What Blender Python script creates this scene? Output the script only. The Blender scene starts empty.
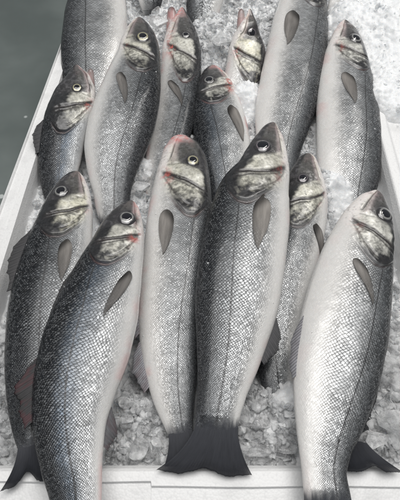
import bpy, bmesh, math, random
import numpy as np
from mathutils import Vector

C = bpy.context.scene.collection
SC = bpy.context.scene
rng = np.random.RandomState(7)
random.seed(7)

# ------------------------------------------------------------------ camera, light, exposure
CAM_H, TILT, FPX = 0.55, math.radians(57.4), 480.0
cam_data = bpy.data.cameras.new('camera')
cam_data.sensor_fit = 'VERTICAL'
cam_data.sensor_height = 24.0
cam_data.lens = 24.0 * FPX / 500.0
cam_data.clip_start, cam_data.clip_end = 0.01, 50
cam = bpy.data.objects.new('camera', cam_data)
C.objects.link(cam)
cam.location = (0, 0, CAM_H)
cam.rotation_euler = (math.pi / 2 - TILT, 0, 0)
SC.camera = cam

world = bpy.data.worlds.new('World')
SC.world = world
world.use_nodes = True
world.node_tree.nodes['Background'].inputs['Color'].default_value = (0.93, 0.97, 1.0, 1)
world.node_tree.nodes['Background'].inputs['Strength'].default_value = 0.21


def area_light(name, loc, target, sx, sy, power, col):
    d = bpy.data.lights.new(name, 'AREA')
    d.shape = 'RECTANGLE'
    d.size, d.size_y, d.energy, d.color = sx, sy, power, col
    o = bpy.data.objects.new(name, d)
    C.objects.link(o)
    o.location = loc
    o.rotation_euler = (Vector(target) - Vector(loc)).to_track_quat('-Z', 'Y').to_euler()
    return o


area_light('overhead_lamp', (0.05, 0.50, 1.90), (0.03, 0.33, 0), 1.9, 1.2, 33, (1.0, 0.985, 0.965))
area_light('overhead_lamp', (0.55, 1.10, 1.60), (0.05, 0.4, 0), 0.20, 1.2, 8, (1.0, 0.97, 0.93))  # narrow strip added for sparkle on the scales
SC.view_settings.view_transform = 'Standard'
SC.view_settings.look = 'None'
SC.view_settings.exposure = 0.0
SC.view_settings.gamma = 1.0
SC.cycles.max_bounces = 10
SC.cycles.transmission_bounces = 8
SC.cycles.use_denoising = True

FWD = np.array([0, math.cos(TILT), -math.sin(TILT)])
UPV = np.array([0, math.sin(TILT), math.cos(TILT)])
RGT = np.array([1.0, 0, 0])
EYE = np.array([0, 0, CAM_H])


def at(px, py, z):
    """point of the photograph at height z"""
    d = FWD * FPX + RGT * (px - 200.0) + UPV * (250.0 - py)
    return EYE + d * ((z - CAM_H) / d[2])


def to_px(P):
    q = P - EYE
    w = q @ FWD
    return np.stack([200 + FPX * (q @ RGT) / w, 250 - FPX * (q @ UPV) / w], -1)


# ------------------------------------------------------------------ small numeric helpers
def smooth(a, b, x):
    t = np.clip((x - a) / (b - a), 0, 1)
    return t * t * (3 - 2 * t)


def hash2(ix, iy, seed):
    h = (ix.astype(np.int64) * 374761393 + iy.astype(np.int64) * 668265263 + seed * 974711) & 0x7fffffff
    h = ((h ^ (h >> 13)) * 1274126177) & 0x7fffffff
    return ((h ^ (h >> 16)) & 0xffff) / 65535.0


def vnoise(x, y, seed=0):
    ix, iy = np.floor(x), np.floor(y)
    fx, fy = x - ix, y - iy
    fx, fy = fx * fx * (3 - 2 * fx), fy * fy * (3 - 2 * fy)
    a, b = hash2(ix, iy, seed), hash2(ix + 1, iy, seed)
    c, d = hash2(ix, iy + 1, seed), hash2(ix + 1, iy + 1, seed)
    return a + (b - a) * fx + (c - a) * fy + (a - b - c + d) * fx * fy


def fbm(x, y, seed=0, oct=4):
    s, amp, tot = 0, 1.0, 0
    for k in range(oct):
        s = s + amp * vnoise(x * 2 ** k + 17 * k, y * 2 ** k - 9 * k, seed + k)
        tot += amp
        amp *= .5
    return s / tot


def hermite(xs, ys, x):
    """smooth curve through the stations, no overshoot to speak of"""
    xs, ys = np.asarray(xs, float), np.asarray(ys, float)
    if ys.ndim == 1:
        return hermite(xs, ys[:, None], x)[:, 0]
    m = np.zeros_like(ys)
    sl = (ys[1:] - ys[:-1]) / (xs[1:] - xs[:-1])[:, None]
    m[1:-1] = (sl[1:] * (xs[1:-1] - xs[:-2])[:, None] + sl[:-1] * (xs[2:] - xs[1:-1])[:, None]) / (xs[2:] - xs[:-2])[:, None]
    m[0], m[-1] = sl[0], sl[-1]
    i = np.clip(np.searchsorted(xs, x) - 1, 0, len(xs) - 2)
    h = (xs[i + 1] - xs[i])
    t = ((x - xs[i]) / h)[:, None]
    h = h[:, None]
    return ((2 * t**3 - 3 * t**2 + 1) * ys[i] + (t**3 - 2 * t**2 + t) * h * m[i]
            + (-2 * t**3 + 3 * t**2) * ys[i + 1] + (t**3 - t**2) * h * m[i + 1])


def unit(v):
    return v / np.maximum(np.linalg.norm(v, axis=-1, keepdims=True), 1e-9)


def mesh_from(name, V, F, mat, parent=None, smooth_shade=True, origin=(0, 0, 0)):
    me = bpy.data.meshes.new(name)
    V = np.asarray(V, float) - np.asarray(origin)
    F = np.asarray(F, int)
    me.vertices.add(len(V))
    me.vertices.foreach_set('co', V.ravel())
    n = F.shape[1]
    me.loops.add(F.size)
    me.loops.foreach_set('vertex_index', F.ravel())
    me.polygons.add(len(F))
    me.polygons.foreach_set('loop_start', np.arange(0, F.size, n))
    me.polygons.foreach_set('loop_total', np.full(len(F), n))
    me.polygons.foreach_set('use_smooth', np.full(len(F), smooth_shade))
    me.update(calc_edges=True)
    me.validate()
    me.materials.append(mat)
    o = bpy.data.objects.new(name, me)
    C.objects.link(o)
    if parent is not None:
        o.parent = parent
    return o


def set_attr(o, name, arr):
    me = o.data
    if arr.shape[1] == 2:
        a = me.uv_layers.new(name=name)
        li = np.zeros(len(me.loops), int)
        me.loops.foreach_get('vertex_index', li)
        a.data.foreach_set('uv', arr[li].ravel().astype(np.float32))
    else:
        a = me.attributes.new(name, 'FLOAT_COLOR', 'POINT')
        full = np.ones((len(arr), 4), np.float32)
        full[:, :arr.shape[1]] = arr
        a.data.foreach_set('color', full.ravel())


def grid_faces(nu, nv, wrap=False):
    i = np.arange(nu - 1)[:, None]
    j = np.arange(nv if wrap else nv - 1)[None, :]
    a = i * nv + j
    b = i * nv + (j + 1) % nv
    return np.stack([a, b, b + nv, a + nv], -1).reshape(-1, 4)


# ------------------------------------------------------------------ materials
class NT:
    def __init__(self, name):
        self.m = bpy.data.materials.new(name)
        self.m.use_nodes = True
        self.t = self.m.node_tree
        self.bsdf = self.t.nodes['Principled BSDF']

    def n(self, typ, **kw):
        nd = self.t.nodes.new(typ)
        for k, v in kw.items():
            if k.startswith('i_'):
                nd.inputs[k[2:]].default_value = v
            else:
                setattr(nd, k, v)
        return nd

    def put(self, sock, v):
        if hasattr(v, 'is_output'):
            self.t.links.new(v, sock)
        else:
            sock.default_value = v

    def math(self, op, a, b=None, c=None, clamp=False):
        nd = self.n('ShaderNodeMath', operation=op, use_clamp=clamp)
        for s, v in zip(nd.inputs, (a, b, c)):
            if v is not None:
                self.put(s, v)
        return nd.outputs[0]

    def ss(self, a, b, x):
        nd = self.n('ShaderNodeMapRange', interpolation_type='SMOOTHSTEP', clamp=True)
        self.put(nd.inputs['Value'], x)
        nd.inputs['From Min'].default_value = a
        nd.inputs['From Max'].default_value = b
        return nd.outputs[0]

    def mix(self, f, a, b, blend='MIX'):
        nd = self.n('ShaderNodeMix', data_type='RGBA', blend_type=blend)
        self.put(nd.inputs[0], f)
        self.put(nd.inputs[6], a)
        self.put(nd.inputs[7], b)
        return nd.outputs[2]

    def set(self, **kw):
        for k, v in kw.items():
            self.put(self.bsdf.inputs[k.replace('_', ' ')], v)


PITCH = .52                     # spacing of scale rows along the fish, in scale widths


def fish_skin():
    k = NT('fish_skin')
    col = k.n('ShaderNodeAttribute', attribute_name='Col').outputs['Color']
    aux = k.n('ShaderNodeAttribute', attribute_name='aux')
    sep = k.n('ShaderNodeSeparateColor')
    k.t.links.new(aux.outputs['Color'], sep.inputs[0])
    amt, lat, con = sep.outputs[0], sep.outputs[1], sep.outputs[2]
    uv = k.n('ShaderNodeUVMap', uv_map='scaleuv').outputs[0]
    warp = k.n('ShaderNodeTexNoise', noise_dimensions='2D')
    warp.inputs['Scale'].default_value = 0.16
    warp.inputs['Detail'].default_value = 2
    k.t.links.new(uv, warp.inputs['Vector'])
    sub = k.n('ShaderNodeVectorMath', operation='MULTIPLY_ADD')
    k.t.links.new(warp.outputs['Color'], sub.inputs[0])
    sub.inputs[1].default_value = (1.6, 1.6, 0)
    k.t.links.new(uv, sub.inputs[2])
    su = k.n('ShaderNodeSeparateXYZ')
    k.t.links.new(sub.outputs[0], su.inputs[0])
    u, v = k.math('DIVIDE', su.outputs[0], PITCH), su.outputs[1]
    i = k.math('FLOOR', u)
    f = k.math('SUBTRACT', u, i)
    par = k.math('MULTIPLY', k.math('FLOORED_MODULO', i, 2.0), .5)
    va, vb = k.math('ADD', v, k.math('SUBTRACT', .5, par)), k.math('ADD', v, par)   # lattice of the covering row, of the row itself
    ca, cb = k.math('FLOOR', va), k.math('FLOOR', vb)
    da = k.math('SUBTRACT', k.math('SUBTRACT', va, ca), .5)
    db = k.math('SUBTRACT', k.math('SUBTRACT', vb, cb), .5)
    jit = k.n('ShaderNodeTexWhiteNoise', noise_dimensions='2D')
    cj = k.n('ShaderNodeCombineXYZ')
    k.t.links.new(ca, cj.inputs[0])
    k.t.links.new(i, cj.inputs[1])
    k.t.links.new(cj.outputs[0], jit.inputs['Vector'])
    bnd = k.math('SUBTRACT', k.math('MULTIPLY_ADD', jit.outputs['Value'], .44, .64), k.math('MULTIPLY', k.math('MULTIPLY', da, da), 3.3))
    gap = k.math('SUBTRACT', f, bnd)                          # < 0: still on the covering scale
    on_a = k.math('LESS_THAN', gap, 0.0)
    row = k.math('SUBTRACT', i, on_a)
    colm = k.math('ADD', cb, k.math('MULTIPLY', on_a, k.math('SUBTRACT', ca, cb)))
    dv = k.math('ADD', db, k.math('MULTIPLY', on_a, k.math('SUBTRACT', da, db)))
    along = k.math('MULTIPLY_ADD', k.math('ADD', f, on_a), .5, -.5)     # -.5 head side .. .5 free edge
    cid = k.n('ShaderNodeCombineXYZ')
    k.t.links.new(colm, cid.inputs[0])
    k.t.links.new(row, cid.inputs[1])
    wn = k.n('ShaderNodeTexWhiteNoise', noise_dimensions='2D')
    k.t.links.new(cid.outputs[0], wn.inputs['Vector'])
    sc2 = k.n('ShaderNodeSeparateColor')
    k.t.links.new(wn.outputs['Color'], sc2.inputs[0])
    r1, r2, r3 = sc2.outputs
    # 1 on the plate of a scale, 0 in the pocket just behind the free edge of the one before
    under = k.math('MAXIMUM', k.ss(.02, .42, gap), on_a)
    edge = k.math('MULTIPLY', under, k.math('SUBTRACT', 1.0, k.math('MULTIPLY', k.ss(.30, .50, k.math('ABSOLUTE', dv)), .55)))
    # patches of skin where scales are worn or slimed over
    wear = k.n('ShaderNodeTexNoise', noise_dimensions='2D')
    wear.inputs['Scale'].default_value = 0.13
    wear.inputs['Detail'].default_value = 4
    k.t.links.new(uv, wear.inputs['Vector'])
    wv = k.ss(.40, .60, wear.outputs['Fac'])
    fine = k.n('ShaderNodeTexNoise', noise_dimensions='2D')
    fine.inputs['Scale'].default_value = 2.6
    fine.inputs['Detail'].default_value = 3
    k.t.links.new(uv, fine.inputs['Vector'])
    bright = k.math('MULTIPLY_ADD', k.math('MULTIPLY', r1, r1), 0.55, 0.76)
    bright = k.math('MULTIPLY', bright, k.math('MULTIPLY_ADD', k.ss(-.3, .45, along), .42, .80))  # brighter towards the free edge: rim highlight put into the colour
    dark = k.math('SUBTRACT', 1.0, k.math('MULTIPLY', k.math('SUBTRACT', 1.0, edge), k.math('MULTIPLY', con, .88)))  # shadow in the pockets behind the free edges, painted into the colour
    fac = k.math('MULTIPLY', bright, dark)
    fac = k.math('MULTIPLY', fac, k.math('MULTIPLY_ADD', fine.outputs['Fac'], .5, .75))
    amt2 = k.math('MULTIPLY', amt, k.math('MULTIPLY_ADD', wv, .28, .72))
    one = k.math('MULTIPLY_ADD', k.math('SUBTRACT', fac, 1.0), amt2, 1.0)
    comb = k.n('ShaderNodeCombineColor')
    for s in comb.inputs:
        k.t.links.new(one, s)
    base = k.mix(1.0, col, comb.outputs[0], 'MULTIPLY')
    # glint in the middle of the darker scales, painted as a pale fleck
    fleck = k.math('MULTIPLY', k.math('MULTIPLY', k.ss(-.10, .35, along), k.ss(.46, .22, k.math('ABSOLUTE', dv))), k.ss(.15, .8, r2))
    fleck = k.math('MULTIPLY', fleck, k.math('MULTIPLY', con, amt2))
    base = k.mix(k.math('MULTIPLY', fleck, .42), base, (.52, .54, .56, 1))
    lm = k.math('MULTIPLY', k.math('SUBTRACT', 1.0, k.ss(.010, .026, lat)), amt)
    lmn = k.math('MULTIPLY', lm, k.math('MULTIPLY_ADD', r3, .3, .62))
    base = k.mix(lmn, base, (.035, .035, .037, 1))
    k.set(Base_Color=base)
    k.set(Metallic=k.math('MULTIPLY_ADD', k.math('MULTIPLY', amt2, edge), .40, .05))
    k.set(Roughness=k.math('MULTIPLY_ADD', r3, .20, .22))
    k.set(Coat_Weight=k.math('MULTIPLY_ADD', amt, -.20, .60), Coat_Roughness=.14, Coat_IOR=1.36)
    # each scale lifts towards its tail edge and leans its own way
    h = k.math('ADD', k.math('MULTIPLY', along, .55), k.math('MULTIPLY', edge, .45))
    tx = k.math('MULTIPLY', along, k.math('SUBTRACT', r1, .5))
    ty = k.math('MULTIPLY', dv, k.math('SUBTRACT', r2, .5))
    h = k.math('ADD', h, k.math('MULTIPLY', k.math('ADD', tx, ty), 1.1))
    h = k.math('SUBTRACT', h, k.math('MULTIPLY', k.math('MULTIPLY', dv, dv), .8))
    h = k.math('MULTIPLY', h, amt2)
    slime = k.n('ShaderNodeTexNoise')
    slime.inputs['Scale'].default_value = 260
    slime.inputs['Detail'].default_value = 3
    geo = k.n('ShaderNodeTexCoord')
    k.t.links.new(geo.outputs['Object'], slime.inputs['Vector'])
    h = k.math('ADD', h, k.math('MULTIPLY', slime.outputs['Fac'], k.math('MULTIPLY_ADD', amt, -.10, .36)))
    b = k.n('ShaderNodeBump')
    b.inputs['Strength'].default_value = .75
    b.inputs['Distance'].default_value = .0011
    k.t.links.new(h, b.inputs['Height'])
    k.t.links.new(b.outputs[0], k.bsdf.inputs['Normal'])
    k.set(Subsurface_Weight=.06, Subsurface_Radius=(.004, .003, .002), Subsurface_Scale=.6)
    return k.m


def fin_mat(name='fin_membrane', rib=.55, clear=.5, t0=2.2):
    k = NT(name)
    col = k.n('ShaderNodeAttribute', attribute_name='Col').outputs['Color']
    uv = k.n('ShaderNodeUVMap', uv_map='finuv').outputs[0]
    sx = k.n('ShaderNodeSeparateXYZ')
    k.t.links.new(uv, sx.inputs[0])
    nz = k.n('ShaderNodeTexNoise', noise_dimensions='2D')
    nz.inputs['Scale'].default_value = 1.2
    k.t.links.new(uv, nz.inputs['Vector'])
    ph = k.math('ADD', k.math('MULTIPLY', sx.outputs[0], 6.283), k.math('MULTIPLY', nz.outputs['Fac'], 1.6))
    w = k.math('MULTIPLY_ADD', k.math('SINE', ph), .5, .5)
    base = k.mix(k.math('MULTIPLY', k.math('MULTIPLY', w, w), rib), col, (.02, .02, .022, 1))
    k.set(Base_Color=base, Roughness=.48, Coat_Weight=.06, Coat_Roughness=.2, Specular_IOR_Level=.16)
    if clear:
        tipz = k.math('MULTIPLY', k.ss(t0, 3.0, sx.outputs[1]), k.math('MULTIPLY_ADD', w, -.7, 1.0))
        k.set(Alpha=k.math('MULTIPLY_ADD', tipz, -clear, 1.0))
    b = k.n('ShaderNodeBump')
    b.inputs['Strength'].default_value = .4
    b.inputs['Distance'].default_value = .0005
    k.t.links.new(w, b.inputs['Height'])
    k.t.links.new(b.outputs[0], k.bsdf.inputs['Normal'])
    return k.m


def eye_mat(name, pupil=False):
    k = NT(name)
    if pupil:
        k.set(Base_Color=(.006, .006, .010, 1), Roughness=.08, Coat_Weight=1.0, Coat_Roughness=.03)
    else:
        k.set(Base_Color=k.n('ShaderNodeAttribute', attribute_name='Col').outputs['Color'],
              Roughness=.22, Metallic=.25, Coat_Weight=1.0, Coat_Roughness=.04)
    return k.m


def ice_mat(name, tr, tint, rough, bump):
    k = NT(name)
    g = k.n('ShaderNodeTexCoord')
    nz = k.n('ShaderNodeTexNoise')
    nz.inputs['Scale'].default_value = 75
    nz.inputs['Detail'].default_value = 5
    k.t.links.new(g.outputs['Object'], nz.inputs['Vector'])
    n2 = k.n('ShaderNodeTexNoise')
    n2.inputs['Scale'].default_value = 320
    n2.inputs['Detail'].default_value = 3
    k.t.links.new(g.outputs['Object'], n2.inputs['Vector'])
    fr = k.ss(.38, .66, nz.outputs['Fac'])            # frosted patches
    k.set(Base_Color=tint, IOR=1.31)
    k.set(Transmission_Weight=k.math('MULTIPLY_ADD', fr, -tr * .38, tr))
    k.set(Roughness=k.math('MULTIPLY_ADD', fr, .22, rough))
    h = k.math('ADD', k.math('MULTIPLY', nz.outputs['Fac'], 1.0), k.math('MULTIPLY', n2.outputs['Fac'], .3))
    b = k.n('ShaderNodeBump')
    b.inputs['Strength'].default_value = bump
    b.inputs['Distance'].default_value = .003
    k.t.links.new(h, b.inputs['Height'])
    k.t.links.new(b.outputs[0], k.bsdf.inputs['Normal'])
    return k.m


def foam_mat():
    k = NT('white_polystyrene')
    g = k.n('ShaderNodeTexCoord')
    v = k.n('ShaderNodeTexVoronoi')
    v.inputs['Scale'].default_value = 420
    k.t.links.new(g.outputs['Object'], v.inputs['Vector'])
    nz = k.n('ShaderNodeTexNoise')
    nz.inputs['Scale'].default_value = 22
    nz.inputs['Detail'].default_value = 6
    k.t.links.new(g.outputs['Object'], nz.inputs['Vector'])
    dirt = k.ss(.50, .74, nz.outputs['Fac'])
    base = k.mix(k.math('MULTIPLY', dirt, .5), (.74, .74, .74, 1), (.50, .50, .50, 1))
    base = k.mix(k.math('MULTIPLY', k.ss(.55, .95, v.outputs['Distance']), .22), base, (.45, .45, .46, 1))
    k.set(Base_Color=base, Roughness=.5, Coat_Weight=.25, Coat_Roughness=.25)
    h = k.math('ADD', k.math('MULTIPLY', v.outputs['Distance'], -1.0), k.math('MULTIPLY', nz.outputs['Fac'], 1.2))
    b = k.n('ShaderNodeBump')
    b.inputs['Strength'].default_value = .35
    b.inputs['Distance'].default_value = .0007
    k.t.links.new(h, b.inputs['Height'])
    k.t.links.new(b.outputs[0], k.bsdf.inputs['Normal'])
    return k.m


def floor_mat():
    k = NT('wet_grey_green_floor')
    g = k.n('ShaderNodeTexCoord')
    nz = k.n('ShaderNodeTexNoise')
    nz.inputs['Scale'].default_value = 5
    nz.inputs['Detail'].default_value = 7
    k.t.links.new(g.outputs['Object'], nz.inputs['Vector'])
    v = k.n('ShaderNodeTexVoronoi')
    v.inputs['Scale'].default_value = 14
    k.t.links.new(g.outputs['Object'], v.inputs['Vector'])
    sp = k.n('ShaderNodeSeparateColor')
    k.t.links.new(v.outputs['Color'], sp.inputs[0])
    speck = k.math('MULTIPLY', k.math('SUBTRACT', 1.0, k.ss(.05, .09, v.outputs['Distance'])), k.ss(.72, .75, sp.outputs[0]))
    base = k.mix(k.ss(.3, .7, nz.outputs['Fac']), (.105, .125, .12, 1), (.165, .19, .183, 1))
    base = k.mix(k.math('MULTIPLY', speck, .8), base, (.6, .63, .62, 1))
    k.set(Base_Color=base, Roughness=k.math('MULTIPLY_ADD', nz.outputs['Fac'], .3, .25))
    b = k.n('ShaderNodeBump')
    b.inputs['Strength'].default_value = .2
    b.inputs['Distance'].default_value = .004
    k.t.links.new(nz.outputs['Fac'], b.inputs['Height'])
    k.t.links.new(b.outputs[0], k.bsdf.inputs['Normal'])
    return k.m


M_SKIN, M_FIN = fish_skin(), fin_mat()
M_PECT = fin_mat('clear_fin_membrane', .28, .95, -.8)
M_IRIS, M_PUPIL = eye_mat('fish_iris'), eye_mat('fish_pupil', True)
M_ICE = ice_mat('clear_ice', .80, (.985, .992, 1.0, 1), .05, .25)
M_LUMP = ice_mat('frosted_ice', .90, (.98, .985, .99, 1), .06, .4)
M_BED = ice_mat('packed_ice', .15, (.88, .895, .91, 1), .18, .65)
M_BED.node_tree.nodes['Principled BSDF'].inputs['Subsurface Weight'].default_value = .5
M_BED.node_tree.nodes['Principled BSDF'].inputs['Subsurface Radius'].default_value = (.010, .011, .012)
M_BED.node_tree.nodes['Principled BSDF'].inputs['Subsurface Scale'].default_value = 1.0
M_FOAM, M_FLOOR = foam_mat(), floor_mat()

# ------------------------------------------------------------------ the setting: floor
RIM = 0.060
s = 3.0
fl = mesh_from('floor', [(-s, -s, -.15), (s, -s, -.15), (s, s, -.15), (-s, s, -.15)], [(0, 1, 2, 3)], M_FLOOR)
fl['kind'] = 'structure'

# ------------------------------------------------------------------ the foam box
box = bpy.data.objects.new('foam_box', None)
C.objects.link(box)
box['label'] = 'white polystyrene fish box with stepped rim, filled with ice and sea bass'
box['category'] = 'box'


def ln(p, q, y):
    """point at depth y on the line through p and q"""
    f = (y - p[1]) / (q[1] - p[1])
    return p + (q - p) * f


Y0 = at(200, 468, RIM)[1]
YB = at(200, -120, RIM)[1]
Lo = (at(0, 205, RIM), at(58, 50, RIM))
Li = (at(1, 268, RIM), at(41, 140, RIM))
Ri = (at(381, 135, RIM), at(399, 205, RIM))
LEFT_IN = [ln(*Li, y) for y in (Y0, YB)]
LEFT_OUT = [ln(*Lo, y) for y in (Y0 - .06, YB)]
RIGHT_IN = [ln(*Ri, y) for y in (Y0, YB)]


def bar(name, inner, outer, profile, seg=40):
    """a wall swept between its inner and its outer top line; profile: (fraction inner->outer, z)"""
    V = []
    for i in range(seg + 1):
        f = i / seg
        a = inner[0] + (inner[1] - inner[0]) * f
        b = outer[0] + (outer[1] - outer[0]) * f
        for u, z in profile:
            p = a + (b - a) * u
            V.append((p[0], p[1], z))
    n = len(profile)
    F = grid_faces(seg + 1, n, True).tolist()
    o = mesh_from(name, V, F, M_FOAM, box, False)
    bm = bmesh.new()
    bm.from_mesh(o.data)
    bmesh.ops.holes_fill(bm, edges=[e for e in bm.edges if e.is_boundary])
    bmesh.ops.recalc_face_normals(bm, faces=bm.faces)
    bm.to_mesh(o.data)
    bm.free()
    bv = o.modifiers.new('soft edge', 'BEVEL')
    bv.width, bv.segments, bv.limit_method, bv.angle_limit = .0022, 2, 'ANGLE', math.radians(35)
    return o


def wall_profile():
    return [(-.28, -.10), (-.06, RIM - .012), (0, RIM), (.30, RIM), (.33, RIM - .003), (.86, RIM - .003), (.90, RIM), (1.0, RIM - .001), (1.0, -.1495), (-.28, -.1495)]


bar('side_wall', LEFT_IN, LEFT_OUT, wall_profile())
ro = [p + np.array([.085, 0, 0]) for p in RIGHT_IN]
bar('side_wall', RIGHT_IN, ro, [(-.18, -.10), (-.04, RIM - .012), (0, RIM), (.16, RIM), (.20, RIM - .007), (.95, RIM - .007), (1, RIM - .010), (1.0, -.1495), (-.18, -.1495)])
# end wall next to the camera: two moulded lengths with a small jog where they meet
ysl = [Y0, Y0 - .0135, Y0 - .0150, Y0 - .0300, Y0 - .0320, Y0 - .085]
xj = at(151, 480, RIM)[0]


def end_wall(x0, x1):
    V, xs = [], np.r_[np.linspace(x0, xj, 14), np.linspace(xj + .0008, x1, 22)]
    for x in xs:
        d = (-.0018 if x <= xj else .0022) + .0005 * math.sin(x * 40)
        for u, z in [(.010, -.10), (.0035, RIM - .009), (0, RIM - .0025), (-.0028, RIM), (-.0135 - d, RIM + .0004), (-.0148 - d, RIM - .0022), (-.0290 - d, RIM - .0028),
                     (-.0312 - d, RIM - .0095), (-.0345 - d, RIM - .0095), (-.0360 - d, RIM - .006), (-.085, RIM - .007), (-.085, -.1495), (.010, -.1495)]:
            V.append((x, Y0 + u, z))
    o = mesh_from('end_wall', V, grid_faces(len(xs), 13, True), M_FOAM, box, False)
    bm = bmesh.new()
    bm.from_mesh(o.data)
    bmesh.ops.holes_fill(bm, edges=[e for e in bm.edges if e.is_boundary])
    bmesh.ops.recalc_face_normals(bm, faces=bm.faces)
    bm.to_mesh(o.data)
    bm.free()
    bv = o.modifiers.new('soft edge', 'BEVEL')
    bv.width, bv.segments, bv.limit_method, bv.angle_limit = .0007, 2, 'ANGLE', math.radians(35)


end_wall(LEFT_OUT[0][0] - .001, RIGHT_IN[0][0] + .09)
bl, br = ln(*Li, YB), ln(*Ri, YB)
bar('end_wall', [np.array([bl[0] - .05, YB, RIM]), np.array([br[0] + .05, YB, RIM])], [np.array([bl[0] - .05, YB + .04, RIM]), np.array([br[0] + .05, YB + .04, RIM])],
    [(-.1, -.10), (0, RIM), (1, RIM), (1, -.1495), (-.1, -.1495)], 10)
mesh_from('base', [(bl[0] - .1, Y0 - .05, -.095), (br[0] + .1, Y0 - .05, -.095), (br[0] + .1, YB + .03, -.095), (bl[0] - .1, YB + .03, -.095)], [(0, 1, 2, 3)], M_FOAM, box)

# ------------------------------------------------------------------ the fish
FISH = []


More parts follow.
